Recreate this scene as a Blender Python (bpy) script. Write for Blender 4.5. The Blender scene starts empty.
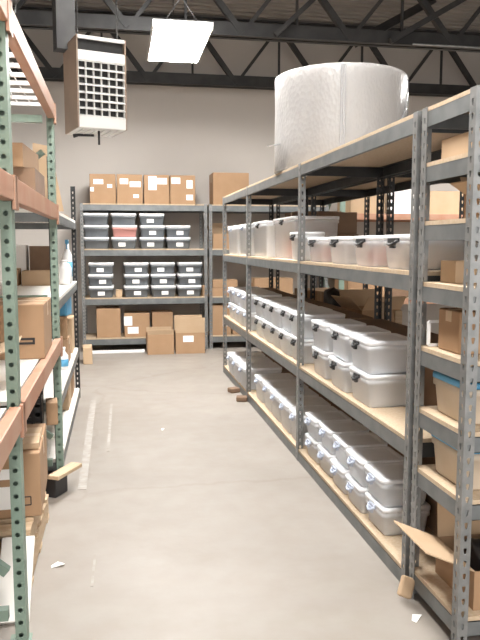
import bpy, bmesh, math, random
from mathutils import Vector, Matrix
random.seed(7)
PI = math.pi
R = math.radians
SC = bpy.context.scene
COL = SC.collection

# ------------------------------------------------------------------ materials
def mat(name, base, rough=0.6, metal=0.0, alpha=1.0, noise=None, bump=None, emit=None, stretch=(1, 1, 1)):
    m = bpy.data.materials.new(name)
    m.use_nodes = True
    nt = m.node_tree
    b = nt.nodes['Principled BSDF']
    b.inputs['Base Color'].default_value = (*base, 1)
    b.inputs['Roughness'].default_value = rough
    b.inputs['Metallic'].default_value = metal
    b.inputs['Alpha'].default_value = alpha
    if emit:
        b.inputs['Emission Color'].default_value = (*emit[0], 1)
        b.inputs['Emission Strength'].default_value = emit[1]
    if noise or bump:
        tc = nt.nodes.new('ShaderNodeTexCoord')
        mp = nt.nodes.new('ShaderNodeMapping')
        mp.inputs['Scale'].default_value = stretch
        nt.links.new(tc.outputs['Object'], mp.inputs['Vector'])
    if noise:
        scale, col2, detail = noise
        n = nt.nodes.new('ShaderNodeTexNoise')
        n.inputs['Scale'].default_value = scale
        n.inputs['Detail'].default_value = detail
        nt.links.new(mp.outputs['Vector'], n.inputs['Vector'])
        r = nt.nodes.new('ShaderNodeValToRGB')
        r.color_ramp.elements[0].position = 0.38
        r.color_ramp.elements[1].position = 0.62
        r.color_ramp.elements[0].color = (*base, 1)
        r.color_ramp.elements[1].color = (*col2, 1)
        nt.links.new(n.outputs['Fac'], r.inputs['Fac'])
        nt.links.new(r.outputs['Color'], b.inputs['Base Color'])
    if bump:
        kind, scale, strength = bump
        if kind == 'voronoi':
            n2 = nt.nodes.new('ShaderNodeTexVoronoi')
            out = n2.outputs['Distance']
        else:
            n2 = nt.nodes.new('ShaderNodeTexNoise')
            out = n2.outputs['Fac']
        n2.inputs['Scale'].default_value = scale
        nt.links.new(mp.outputs['Vector'], n2.inputs['Vector'])
        bp = nt.nodes.new('ShaderNodeBump')
        bp.inputs['Strength'].default_value = strength
        bp.inputs['Distance'].default_value = 0.01
        nt.links.new(out, bp.inputs['Height'])
        nt.links.new(bp.outputs['Normal'], b.inputs['Normal'])
    return m

M = {}
M['wall'] = mat('wall_paint', (0.494, 0.458, 0.422), 0.8, noise=(1.3, (0.514, 0.476, 0.441), 3), bump=('noise', 60, 0.08))
M['roof'] = mat('roof_deck_paint', (0.184, 0.168, 0.153), 0.6, noise=(3, (0.214, 0.196, 0.177), 3))
M['steel_dark'] = mat('dark_primer_steel', (0.023, 0.022, 0.022), 0.55, 0.2, noise=(6, (0.036, 0.034, 0.033), 3))
M['grey'] = mat('grey_enamel_steel', (0.145, 0.156, 0.160), 0.42, 0.35, noise=(9, (0.186, 0.195, 0.196), 4))
M['grey_light'] = mat('galvanised_grey_steel', (0.197, 0.203, 0.202), 0.38, 0.45, noise=(14, (0.263, 0.265, 0.260), 5))
M['grey_dark'] = mat('charcoal_and_shaded_steel', (0.036, 0.038, 0.040), 0.5, 0.3, noise=(9, (0.048, 0.050, 0.052), 4))  # darker racks; also paints shade onto the right rack's rear steel
M['green'] = mat('sage_green_enamel', (0.190, 0.260, 0.211), 0.5, 0.1, noise=(5, (0.221, 0.292, 0.239), 4))
M['orange'] = mat('faded_orange_enamel', (0.390, 0.188, 0.114), 0.5, 0.0, noise=(4, (0.423, 0.246, 0.166), 4))
M['board'] = mat('particle_board', (0.469, 0.354, 0.238), 0.75, noise=(70, (0.512, 0.403, 0.286), 6))
M['board_white'] = mat('white_melamine_board', (0.736, 0.708, 0.662), 0.6, noise=(8, (0.773, 0.745, 0.708), 3))
M['card'] = mat('cardboard', (0.343, 0.211, 0.118), 0.85, noise=(5, (0.368, 0.229, 0.131), 3), bump=('noise', 40, 0.05))
M['card_light'] = mat('light_cardboard', (0.482, 0.341, 0.214), 0.85, noise=(5, (0.504, 0.361, 0.234), 3))
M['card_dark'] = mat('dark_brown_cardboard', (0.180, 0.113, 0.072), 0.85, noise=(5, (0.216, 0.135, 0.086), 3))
M['card_in'] = mat('inner_cardboard', (0.42, 0.27, 0.155), 0.9)
M['tape'] = mat('packing_tape', (0.540, 0.396, 0.252), 0.35)
M['paper'] = mat('white_paper', (0.86, 0.85, 0.83), 0.7)
M['mark'] = mat('black_ink', (0.03, 0.025, 0.025), 0.7)
def frosted(name, base, rough, alpha, trans):
    m = mat(name, base, rough, noise=(7, tuple(c * .95 for c in base), 2))
    nt = m.node_tree; b = nt.nodes['Principled BSDF']; out = nt.nodes['Material Output']
    t = nt.nodes.new('ShaderNodeBsdfTranslucent'); t.inputs['Color'].default_value = (*base, 1)
    x = nt.nodes.new('ShaderNodeMixShader'); x.inputs['Fac'].default_value = trans
    nt.links.new(b.outputs[0], x.inputs[1]); nt.links.new(t.outputs[0], x.inputs[2])
    tr = nt.nodes.new('ShaderNodeBsdfTransparent')
    y = nt.nodes.new('ShaderNodeMixShader'); y.inputs['Fac'].default_value = alpha
    nt.links.new(tr.outputs[0], y.inputs[1]); nt.links.new(x.outputs[0], y.inputs[2])
    nt.links.new(y.outputs[0], out.inputs['Surface'])
    return m
M['clear'] = frosted('frosted_clear_plastic', (0.93, 0.945, 0.97), 0.3, 0.80, 0.35)
M['clear_lid'] = frosted('frosted_white_lid', (0.94, 0.95, 0.97), 0.35, 0.95, 0.2)
M['clear_thin'] = frosted('thin_clear_plastic', (0.93, 0.945, 0.97), 0.25, 0.40, 0.3)
M['lid_white'] = mat('white_lid_plastic', (0.90, 0.90, 0.91), 0.35)
M['smoke'] = mat('smoky_grey_plastic', (0.144, 0.160, 0.177), 0.3, alpha=0.88, noise=(6, (0.173, 0.192, 0.208), 3))
M['smoke_pink'] = mat('smoky_pink_plastic', (0.62, 0.30, 0.27), 0.35, alpha=0.86)
M['tan_bin'] = mat('beige_translucent_plastic', (0.630, 0.522, 0.396), 0.45, alpha=0.9, noise=(5, (0.684, 0.594, 0.486), 3))
M['blue'] = mat('light_blue_plastic', (0.10, 0.36, 0.60), 0.4)
M['black'] = mat('black_plastic', (0.02, 0.02, 0.022), 0.45)
M['blue_grey'] = mat('blue_grey_plastic', (0.42, 0.46, 0.55), 0.4)
M['red'] = mat('coral_red_fabric', (0.60, 0.13, 0.10), 0.85, noise=(14, (0.70, 0.25, 0.18), 4))
M['tanfab'] = mat('tan_fabric', (0.55, 0.42, 0.30), 0.85, noise=(14, (0.66, 0.52, 0.38), 4))
M['wrap'] = mat('bubble_wrap_film', (0.42, 0.41, 0.405), 0.32, noise=(2.2, (0.38, 0.37, 0.365), 4), bump=('voronoi', 45, 0.35), stretch=(1, 1, 0.6))
M['wood'] = mat('raw_pine', (0.578, 0.442, 0.297), 0.75, noise=(6, (0.493, 0.357, 0.230), 5), stretch=(1, 8, 8))
M['heat_tan'] = mat('tan_baked_enamel', (0.216, 0.152, 0.112), 0.5, noise=(4, (0.248, 0.176, 0.128), 3))
M['heat_white'] = mat('offwhite_baked_enamel', (0.595, 0.586, 0.570), 0.45)
M['white'] = mat('white_plastic', (0.85, 0.85, 0.85), 0.4)
M['lamp'] = mat('lit_lamp_diffuser', (0.9, 0.9, 0.9), 0.5, emit=((1.0, 0.985, 0.955), 37.0))
M['tapefloor'] = mat('worn_white_floor_tape', (0.37, 0.345, 0.315), 0.7, noise=(16, (0.305, 0.275, 0.245), 5))

_b = M['wrap'].node_tree.nodes['Principled BSDF']       # light soaks through the film of the roll
_b.inputs['Subsurface Weight'].default_value = 0.7
_b.inputs['Subsurface Radius'].default_value = (0.35, 0.35, 0.35)
_b.inputs['Subsurface Scale'].default_value = 0.8

def floor_mat():
    m = bpy.data.materials.new('sealed_beige_concrete')
    m.use_nodes = True
    nt = m.node_tree; L = nt.links
    b = nt.nodes['Principled BSDF']
    b.inputs['Roughness'].default_value = 0.5
    tc = nt.nodes.new('ShaderNodeTexCoord')
    def noise(sc, det, dist=0.0):
        n = nt.nodes.new('ShaderNodeTexNoise')
        n.inputs['Scale'].default_value = sc; n.inputs['Detail'].default_value = det
        n.inputs['Distortion'].default_value = dist
        L.new(tc.outputs['Object'], n.inputs['Vector']); return n
    def ramp(src, p0, c0, p1, c1):
        r = nt.nodes.new('ShaderNodeValToRGB')
        r.color_ramp.elements[0].position = p0; r.color_ramp.elements[0].color = (*c0, 1)
        r.color_ramp.elements[1].position = p1; r.color_ramp.elements[1].color = (*c1, 1)
        L.new(src, r.inputs['Fac']); return r
    def mul(a, bb, f):
        x = nt.nodes.new('ShaderNodeMix'); x.data_type = 'RGBA'; x.blend_type = 'MULTIPLY'
        x.inputs['Factor'].default_value = f
        L.new(a, x.inputs['A']); L.new(bb, x.inputs['B']); return x.outputs['Result']
    base = ramp(noise(0.9, 6, 0.6).outputs['Fac'], 0.3, (0.265, 0.236, 0.208), 0.7, (0.305, 0.276, 0.248))
    mott = ramp(noise(6.5, 8).outputs['Fac'], 0.35, (0.90, 0.87, 0.84), 0.65, (1, 1, 1))
    c = mul(base.outputs['Color'], mott.outputs['Color'], 0.6)
    v = nt.nodes.new('ShaderNodeTexVoronoi'); v.feature = 'DISTANCE_TO_EDGE'; v.inputs['Scale'].default_value = 0.55
    nd = noise(2.5, 5)
    mx = nt.nodes.new('ShaderNodeMix'); mx.data_type = 'RGBA'; mx.inputs['Factor'].default_value = 0.3
    L.new(tc.outputs['Object'], mx.inputs['A']); L.new(nd.outputs['Color'], mx.inputs['B'])
    L.new(mx.outputs['Result'], v.inputs['Vector'])
    cr = ramp(v.outputs['Distance'], 0.0, (0.80, 0.75, 0.70), 0.012, (1, 1, 1))
    c = mul(c, cr.outputs['Color'], 0.45)
    L.new(c, b.inputs['Base Color'])
    bp = nt.nodes.new('ShaderNodeBump'); bp.inputs['Strength'].default_value = 0.06; bp.inputs['Distance'].default_value = 0.01
    L.new(noise(25, 6).outputs['Fac'], bp.inputs['Height']); L.new(bp.outputs['Normal'], b.inputs['Normal'])
    rr = ramp(noise(1.7, 5).outputs['Fac'], 0.3, (0.42,) * 3, 0.7, (0.62,) * 3)
    L.new(rr.outputs['Color'], b.inputs['Roughness'])
    return m
M['floor'] = floor_mat()

# ------------------------------------------------------------------ mesh builder
class MB:
    def __init__(self):
        self.v = []; self.f = []; self.sm = []
    def add(self, vs, fs, smooth=False):
        o = len(self.v)
        self.v += [tuple(p) for p in vs]
        for f in fs:
            self.f.append([i + o for i in f]); self.sm.append(smooth)
    def box(self, x0, x1, y0, y1, z0, z1, mtx=None):
        vs = [Vector((x, y, z)) for z in (z0, z1) for y in (y0, y1) for x in (x0, x1)]
        if mtx: vs = [mtx @ p for p in vs]
        self.add(vs, [(0, 2, 3, 1), (4, 5, 7, 6), (0, 1, 5, 4), (2, 6, 7, 3), (0, 4, 6, 2), (1, 3, 7, 5)])
        return self
    def bar(self, a, b, w, h, up=(0, 0, 1)):
        a, b = Vector(a), Vector(b); d = (b - a)
        n = d.normalized(); s = n.cross(Vector(up))
        if s.length < 1e-4: s = n.cross(Vector((0, 1, 0)))
        s.normalize(); t = s.cross(n)
        vs = [p + s * (i * w / 2) + t * (j * h / 2) for p in (a, b) for j in (-1, 1) for i in (-1, 1)]
        self.add(vs, [(0, 1, 3, 2), (4, 6, 7, 5), (0, 4, 5, 1), (2, 3, 7, 6), (0, 2, 6, 4), (1, 5, 7, 3)])
        return self
    def tube(self, pts, r, n=10):
        pts = [Vector(p) for p in pts]
        rings = []
        for i, p in enumerate(pts):
            d = (pts[min(i + 1, len(pts) - 1)] - pts[max(i - 1, 0)]).normalized()
            u = d.cross(Vector((0, 0, 1)))
            if u.length < 1e-3: u = Vector((1, 0, 0))
            u.normalize(); w = u.cross(d)
            rr = r[i] if isinstance(r, (list, tuple)) else r
            rings.append([p + (u * math.cos(2 * PI * k / n) + w * math.sin(2 * PI * k / n)) * rr for k in range(n)])
        return self.loft(rings, True, True, True)
    def loft(self, rings, cap0=True, cap1=True, smooth=False):
        n = len(rings[0]); vs = [p for r in rings for p in r]; fs = []
        for i in range(len(rings) - 1):
            for k in range(n):
                fs.append((i * n + k, i * n + (k + 1) % n, (i + 1) * n + (k + 1) % n, (i + 1) * n + k))
        self.add(vs, fs, smooth)
        caps = []
        o = len(self.v) - len(vs)
        if cap0: self.f.append([o + k for k in reversed(range(n))]); self.sm.append(False)
        if cap1: self.f.append([o + (len(rings) - 1) * n + k for k in range(n)]); self.sm.append(False)
        return self
    def plate(self, o, u, v, n, w, h, t, pitch, hole, v0=0.0):
        """Perforated steel strip: w wide along u, h long along v, t thick along n, one 8-point hole per pitch."""
        o, u, v, n = Vector(o), Vector(u), Vector(v), Vector(n)
        def P(a, b, c): return o + u * a + v * b + n * c
        nc = int((h - v0) / pitch)
        def solid(b0, b1):
            if b1 - b0 < 1e-4: return
            vs = [P(a, b, c) for c in (0, t) for b in (b0, b1) for a in (0, w)]
            self.add(vs, [(0, 2, 3, 1), (4, 5, 7, 6), (0, 1, 5, 4), (2, 6, 7, 3), (0, 4, 6, 2), (1, 3, 7, 5)])
        solid(0, v0)
        for i in range(nc):
            b = v0 + i * pitch
            out = [(w, pitch / 2), (w, pitch), (w / 2, pitch), (0, pitch), (0, pitch / 2), (0, 0), (w / 2, 0), (w, 0)]
            inn = [(w / 2 + x, pitch / 2 + y) for x, y in hole]
            vs = []
            for c in (0, t):
                vs += [P(x, b + y, c) for x, y in out] + [P(x, b + y, c) for x, y in inn]
            fs = []
            for k in range(8):
                k2 = (k + 1) % 8
                fs.append((k, 8 + k, 8 + k2, k2))
                fs.append((16 + k, 16 + k2, 24 + k2, 24 + k))
                fs.append((8 + k, 24 + k, 24 + k2, 8 + k2))
                if out[k][0] == out[k2][0] and out[k][0] in (0, w):
                    fs.append((k, k2, 16 + k2, 16 + k))
            self.add(vs, fs)
        solid(v0 + nc * pitch, h)
        return self
    def mesh(self, name, m):
        me = bpy.data.meshes.new(name)
        me.from_pydata(self.v, [], self.f)
        me.polygons.foreach_set('use_smooth', self.sm)
        me.materials.append(m)
        bm = bmesh.new(); bm.from_mesh(me)
        bmesh.ops.recalc_face_normals(bm, faces=bm.faces)
        bm.to_mesh(me); bm.free()
        me.update()
        return me
    def build(self, name, m, parent=None, loc=(0, 0, 0), rz=0.0):
        return place(name, self.mesh(name, m), parent, loc, rz)

def place(name, me, parent=None, loc=(0, 0, 0), rz=0.0):
    o = bpy.data.objects.new(name, me)
    COL.objects.link(o)
    o.location = loc
    o.rotation_euler = (0, 0, rz) if not isinstance(rz, (tuple, list)) else rz
    if parent: o.parent = parent
    return o

def tag(o, label, cat, group=None, kind=None):
    o['label'] = label; o['category'] = cat
    if group: o['group'] = group
    if kind: o['kind'] = kind
    return o
def thing(name, label, cat, loc=(0, 0, 0), rz=0.0, group=None):
    o = bpy.data.objects.new(name, None); COL.objects.link(o)
    o.empty_display_size = 0.05
    o.location = loc
    o.rotation_euler = (0, 0, rz) if not isinstance(rz, (tuple, list)) else rz
    return tag(o, label, cat, group)
def struct(o, label=None):
    o['kind'] = 'structure'
    if label: o['label'] = label
    o['category'] = o.name.split('_')[0]
    return o
def bevel(o, w=0.004, seg=2):
    m = o.modifiers.new('bevel', 'BEVEL'); m.width = w; m.segments = seg; m.limit_method = 'ANGLE'
    return o

def rrect(w, d, r, z, n=3):
    r = max(r, 0.001)
    pts = []
    for cx, cy, a0 in ((w / 2 - r, d / 2 - r, 0), (-w / 2 + r, d / 2 - r, 90), (-w / 2 + r, -d / 2 + r, 180), (w / 2 - r, -d / 2 + r, 270)):
        for k in range(n + 1):
            a = R(a0 + 90 * k / n)
            pts.append(Vector((cx + r * math.cos(a), cy + r * math.sin(a), z)))
    return pts

# ------------------------------------------------------------------ the room
XL, XW, YB, YF, ZR = -2.6, 8.0, 10.92, -3.0, 4.92
struct(MB().box(XL, XW, YF, YB, -0.1, 0).build('floor', M['floor']), 'beige sealed concrete warehouse floor')
struct(MB().box(XL - .2, XW + .2, YB, YB + 0.15, -0.1, ZR + .3).build('wall_back', M['wall']), 'pale painted back wall of the warehouse')
struct(MB().box(XL - 0.15, XL, YF, YB, -0.1, ZR + .3).build('wall_left', M['wall']), 'pale painted side wall behind the pallet rack')
struct(MB().box(XW, XW + 0.15, YF, YB, -0.1, ZR + .3).build('wall_right', M['wall']), 'pale painted side wall beyond the far aisle')
# corrugated roof deck, flutes along x
prof = []
y = YF
while y < YB:
    prof += [(y, ZR), (y + .07, ZR), (y + .09, ZR + .04), (y + .15, ZR + .04)]
    y += .17
c = MB()
vs = []
for (py, pz) in prof: vs += [(XL, py, pz), (XW, py, pz)]
fs = [(2 * i, 2 * i + 1, 2 * i + 3, 2 * i + 2) for i in range(len(prof) - 1)]
c.add(vs, fs)
c.box(XL, XW, YF, YB, ZR + .08, ZR + .14)
struct(c.build('ceiling', M['roof']), 'fluted grey metal roof deck')

# worn tape marks on the floor
def strip(name, pts, w, lab):
    m = MB()
    for a, b in zip(pts[:-1], pts[1:]):
        m.bar((*a, .0015), (*b, .0015), w, .002)
    o = m.build(name, M['tapefloor']); struct(o, lab); return o
strip('trim_1', [(-.255, 7.0), (-.25, 5.6), (-.245, 4.4)], .055, 'wide worn white tape line along the aisle floor')
strip('trim_2', [(-.075, 6.8), (-.09, 5.2)], .022, 'thin white tape line in the middle of the aisle floor')
strip('trim_3', [(-.135, 3.45), (-.14, 3.1)], .012, 'short white tape line near the pallet rack')

# ------------------------------------------------------------------ roof steel
def joist(Y, x0, x1, zb, zt, label, phase, n_pan=7):
    root = thing('roof_truss', label, 'roof truss', ((x0 + x1) / 2, Y, zb))
    cx = (x0 + x1) / 2
    m = MB()
    for s in (-1, 1):   # double-angle bottom chord
        m.box(x0 - cx, x1 - cx, s * .012 - (.075 if s < 0 else 0), s * .012 + (.075 if s > 0 else 0), 0, .012)
        m.box(x0 - cx, x1 - cx, s * .012 - (.01 if s < 0 else 0), s * .012 + (.01 if s > 0 else 0), 0, .17)
    m.build('bottom_chord', M['steel_dark'], root)
    H = zt - zb
    m = MB()
    for s in (-1, 1):
        m.box(x0 - cx, x1 - cx, s * .012 - (.075 if s < 0 else 0), s * .012 + (.075 if s > 0 else 0), H - .012, H)
        m.box(x0 - cx, x1 - cx, s * .012 - (.01 if s < 0 else 0), s * .012 + (.01 if s > 0 else 0), H - .105, H)
    m.build('top_chord', M['steel_dark'], root)
    p = (x1 - x0) / n_pan
    for i in range(n_pan):
        a = x0 - cx + p * (i + phase)
        for (xa, za, xb, zb2, w) in ((a, .05, a + p / 2, H - .05, .045), (a + p / 2, H - .05, a + p, .05, .07)):
            if xb > x1 - cx: continue
            MB().bar((xa, 0, za), (xb, 0, zb2), w, w, (0, 1, 0)).build('web_member', M['steel_dark'], root)
        MB().bar((a + p / 2 , 0, .1), (a + p / 2, 0, H - .1), .03, .03, (0, 1, 0)).build('web_member', M['steel_dark'], root)
    return root
joist(10.62, XL, XW, 3.93, 4.90, 'dark open-web roof truss running close to the back wall', .35, 8)
truss = joist(8.30, XL, XW, 3.98, 4.90, 'dark open-web roof truss above the lamp, nearer than the one by the wall', .1, 8)
# girder running away along the left and braces
g = thing('roof_girder', 'dark steel girder running lengthwise under the roof above the pallet rack', 'girder', (-1.22, 9.0, 4.0))
MB().box(-.06, .06, -2.6, 1.5, -.05, 0).build('lower_flange', M['steel_dark'], g)
MB().box(-.01, .01, -2.6, 1.5, 0, .28).build('web', M['steel_dark'], g)
MB().box(-.06, .06, -2.6, 1.5, .28, .33).build('upper_flange', M['steel_dark'], g)
for (p0, p1, w_) in (((1.88, 8.185, 4.0), (2.85, 8.185, 4.90), .055), ((3.30, 8.18, 4.0), (4.85, 8.18, 4.90), .065), ((2.95, 8.40, 4.03), (4.35, 9.3, 4.90), .10)):
    o0 = truss.location
    MB().bar(Vector(p0) - o0, Vector(p1) - o0, w_, w_, (0, 1, 0)).build('slanting_brace', M['steel_dark'], truss)
b = MB().tube([(3.6, 8.201, 3.985), (4.6, 8.201, 3.985), (6.0, 8.201, 3.985)], .012, 8).build('conduit_pipe', M['grey_light'])
tag(b, 'thin pale conduit running level below the roof truss, right of the roll', 'conduit')
b = MB().tube([(.6, 7.5, 4.905), (3, 7.5, 4.90), (6, 7.5, 4.905)], .014, 8).build('conduit_pipe', M['steel_dark'])
tag(b, 'thin dark conduit running level close under the roof deck', 'conduit')
b = MB().tube([(-.93, 6.0, 3.78), (-.80, 6.0, 3.70), (-.74, 6.0, 3.58), (-.76, 6.0, 3.42), (-.86, 6.0, 3.34)], .009, 8).build('hanging_cable', M['grey_light'])
tag(b, 'thin looping pale cable hanging under the roof above the pallet rack', 'cable')

# ------------------------------------------------------------------ lamps
def lamp(x, y, z, label, w=.58, l=1.3):
    t = thing('ceiling_lamp', label, 'ceiling lamp', (x, y, z), 0, 'ceiling lamps')
    MB().box(-w / 2, w / 2, -l / 2, l / 2, 0, .012).build('diffuser', M['lamp'], t)
    m = MB()
    m.box(-w / 2 - .015, w / 2 + .015, -l / 2 - .015, -l / 2, -.004, .07).box(-w / 2 - .015, w / 2 + .015, l / 2, l / 2 + .015, -.004, .07)
    m.box(-w / 2 - .015, -w / 2, -l / 2, l / 2, -.004, .07).box(w / 2, w / 2 + .015, -l / 2, l / 2, -.004, .07)
    m.box(-w / 2, w / 2, -l / 2, l / 2, .05, .07)
    m.build('housing', M['heat_white'], t)
    for sy in (-.5, .5):
        MB().tube([(-.2, sy, .07), (0, sy, .35), (0, sy, ZR - z)], .006, 6).build('hanger', M['steel_dark'], t)
        MB().tube([(.2, sy, .07), (0, sy, .35)], .006, 6).build('hanger', M['steel_dark'], t)
    return t
lamp(.71, 7.9, 3.74, 'bright rectangular ceiling lamp hanging above the aisle')
for (x, y) in ((.45, 6.2), (.30, 2.6), (.30, -1.2)):
    lamp(x, y, 4.5, 'ceiling lamp above the aisle, out of the picture overhead')
for (x, y) in ((5.6, 7.9),):
    lamp(x, y, 3.72, 'ceiling lamp above the next aisle, out of the picture')

# ------------------------------------------------------------------ rack posts
KEY = [(.0055, .003), (.0055, .009), (0, .0115), (-.0055, .009), (-.0055, .003), (-.003, -.009), (0, -.011), (.003, -.009)]
KEY = [(a * 1.25, b * 1.15) for a, b in KEY]
def circ(r): return [(r * math.cos(k * PI / 4), r * math.sin(k * PI / 4)) for k in range(8)]
_pm = {}
def post_mesh(kind, H, m, w=.044):
    """kind: sx,sy signs for an angle post, or 'mid' with sy for a T-shaped shared post."""
    key = (kind, H, m.name, w)
    if key in _pm: return _pm[key]
    b = MB(); t = .003; p = .0508
    if kind[0] == 'mid':
        sy = kind[1]
        b.plate((-w / 2 - .004, 0, 0), (1, 0, 0), (0, 0, 1), (0, sy, 0), w + .008, H, t, p, KEY, .02)
        b.plate((-.0015, sy * t, 0), (0, sy, 0), (0, 0, 1), (1, 0, 0), w, H, t, p, KEY, .02)
    else:
        sx, sy = kind
        b.plate((0, 0, 0), (sx, 0, 0), (0, 0, 1), (0, sy, 0), w, H, t, p, KEY, .02)
        b.plate((0, sy * t, 0), (0, sy, 0), (0, 0, 1), (sx, 0, 0), w, H, t, p, KEY, .02)
    _pm[key] = b.mesh('post', m)
    return _pm[key]

def shelf_rack(label, loc, rz, xs, D, H, levels, steel, board, group=None, bays=None, fh=.068, post_h=None, post_steel=None, cat='shelving rack', board_t=.018, name='steel_shelving_rack', rear=None):
    """Boltless steel shelving: posts at local x in xs, front at y=0 facing -y, depth D; levels = board tops."""
    t = thing(name, label, cat, loc, rz, group)
    n = len(xs)
    ps = post_steel or steel
    for i, x in enumerate(xs):
        for sy, yy in ((1, 0), (-1, D)):
            k = (1, sy) if i == 0 else ((-1, sy) if i == n - 1 else ('mid', sy))
            place('post', post_mesh(k, post_h or H, rear if (rear and sy < 0) else ps), t, (x, yy, 0))
    for i in range(n - 1):
        a, b = xs[i], xs[i + 1]
        lv = levels if bays is None else bays[i]
        for z in lv:
            zt = z - board_t
            for sy, yy in ((1, .004), (-1, D - .004)):
                m = MB()
                y0, y1 = sorted((yy, yy + sy * .003)); m.box(a + .006, b - .006, y0, y1, zt - fh, zt)
                y0, y1 = sorted((yy, yy + sy * .032)); m.box(a + .006, b - .006, y0, y1, zt - .003, zt)
                y0, y1 = sorted((yy, yy + sy * .018)); m.box(a + .006, b - .006, y0, y1, zt - fh, zt - fh + .003)
                m.build('beam', rear if (rear and sy < 0) else steel, t)
            o = MB().box(a + .007, b - .007, .007, D - .007, zt, z).build('shelf_board', board, t)
    for i, x in enumerate(xs):
        lv = levels if bays is None else (bays[min(i, n - 2)])
        for z in lv:
            zt = z - board_t
            s = 1 if i < n - 1 else -1
            m = MB()
            xa, xb = sorted((x + s * .004, x + s * .007)); m.box(xa, xb, .008, D - .008, zt - fh, zt)
            xa, xb = sorted((x + s * .004, x + s * .030)); m.box(xa, xb, .035, D - .035, zt - .003, zt - .001)
            m.build('end_beam', rear or steel, t)
    return t

RX = 1.27
P = [8.30, 6.74, 4.755, 2.825]       # post positions along the aisle
ZL = (.085, .70, 1.45, 2.13)
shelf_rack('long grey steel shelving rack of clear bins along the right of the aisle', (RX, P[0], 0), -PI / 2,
           [0, P[0] - P[1], P[0] - P[2], P[0] - P[3]], .62, 2.13, ZL, M['grey'], M['board'], post_steel=M['grey_light'], rear=M['grey_dark'])  # shade painted on: darker steel for rear posts, rear beams and end beams
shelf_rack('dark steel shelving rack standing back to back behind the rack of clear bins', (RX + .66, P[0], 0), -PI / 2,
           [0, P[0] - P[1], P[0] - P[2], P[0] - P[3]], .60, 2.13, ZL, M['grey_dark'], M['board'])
ZN = (.13, .60, .865, 1.135, 1.41, 1.665, 1.905, 2.13)
shelf_rack('near grey steel shelving unit with eight close shelves, end panel to the aisle', (RX, 2.335, 0), 0,
           [0, 1.75], .445, 2.13, ZN, M['grey'], M['board'], post_steel=M['grey_light'], fh=.062)
ZB = (.20, .79, 1.50, 2.15)
shelf_rack('grey steel shelving rack against the back wall holding rows of smoky bins', (-.50, 10.2, 0), 0, [0, 1.83], .6, 2.15, ZB, M['grey'], M['board'], post_steel=M['grey_light'], fh=.085)
shelf_rack('grey shelving rack against the back wall with one large box on top', (1.36, 10.2, 0), 0, [0, 1.83], .6, 2.15, ZB, M['grey'], M['board'], post_steel=M['grey_light'], fh=.085)
ZG = (.10, .52, 1.20, 1.80)
shelf_rack('grey shelving unit with white shelves behind the green and orange pallet rack', (-.39, 4.76, 0), PI / 2, [0, 2.40], .9, 2.14, ZG, M['grey'], M['board_white'], post_steel=M['grey_dark'], fh=.06, board_t=.025)

# ------------------------------------------------------------------ pallet racks
def pallet_post_mesh(H, w=.075, d=.042):
    b = MB(); t = .003      # local x along the aisle, y into the rack; rows of holes on the two sides across the aisle
    for sx in (-1, 1):
        b.plate((sx * w / 2, 0, 0), (0, 1, 0), (0, 0, 1), (-sx, 0, 0), d, H, t, .0508, [(x, y) for x, y in circ(.0098)], .03)
    b.box(-w / 2 + t, w / 2 - t, 0, t, 0, H).box(-w / 2 + t, w / 2 - t, d - t, d, 0, H)
    b.box(-.004, .004, t, d - t, 0, H)
    b.box(-w / 2 - .02, w / 2 + .02, -.01, d + .03, 0, .008)
    return b.mesh('post', M['green'])

def pallet_rack(label, loc, rz, xs, D, H, levels, deck, wire_level=None):
    t = thing('pallet_rack', label, 'pallet rack', loc, rz)
    pm = pallet_post_mesh(H)
    for x in xs:
        place('post', pm, t, (x, 0, 0)); place('post', pm, t, (x, D, 0), PI)
        for z in (.13, 1.22, H - .05):
            MB().box(x - .02, x + .02, .07, D - .07, z - .022, z + .022).build('brace', M['green'], t)
        MB().bar((x, .07, .30), (x, D - .07, 1.10), .035, .035, (1, 0, 0)).build('brace', M['green'], t)
        MB().bar((x, .07, H - .25), (x, D - .07, H - .95), .035, .035, (1, 0, 0)).build('brace', M['green'], t)
    for i in range(len(xs) - 1):
        a, b = xs[i] + .045, xs[i + 1] - .045
        for z in levels:
            for yy, s in ((-.012, 1), (D + .012, -1)):
                y0, y1 = sorted((yy, yy + s * .045))
                m = MB(); m.box(a, b, y0, y1, z - .09, z)
                y0, y1 = sorted((yy, yy + s * .02)); m.box(a, b, y0, y1, z - .06, z - .05)
                fy0, fy1 = sorted((yy - s * .004, yy + s * .008))
                bo = bevel(m.build('beam', M['orange'], t), .004, 2)
                for ea, eb in ((a - .055, a + .002), (b - .002, b + .055)):
                    MB().box(ea, eb, fy0, fy1, z - .12, z + .004).build('end_plate', M['orange'], bo)
            if z == wire_level:
                m = MB()
                k = a + .1
                while k < b:
                    m.bar((k, .035, z - .012), (k, D - .035, z - .012), .022, .02); k += .19
                yy = .06
                while yy < D - .05:
                    m.bar((a, yy, z - .001), (b, yy, z - .001), .005, .005); yy += .075
                m.build('wire_deck', M['white'], t)
            else:
                MB().box(a + .01, b - .01, .04, D - .04, z - .018, z - .001).build('deck_board', deck, t)
    return t
PX = -.372
pallet_rack('green and orange pallet rack on the left with punched green uprights', (PX, .80, 0), PI / 2, [0, 1.885, 3.80], 1.05, 2.40, (.965, 1.815, 2.44), M['board_white'], 2.44)
pallet_rack('far orange-beamed pallet rack standing against the back wall beyond the bins', (3.3, 9.85, 0), 0, [0, 2.6], 1.0, 2.9, (.75, 2.02), M['board'])

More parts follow.
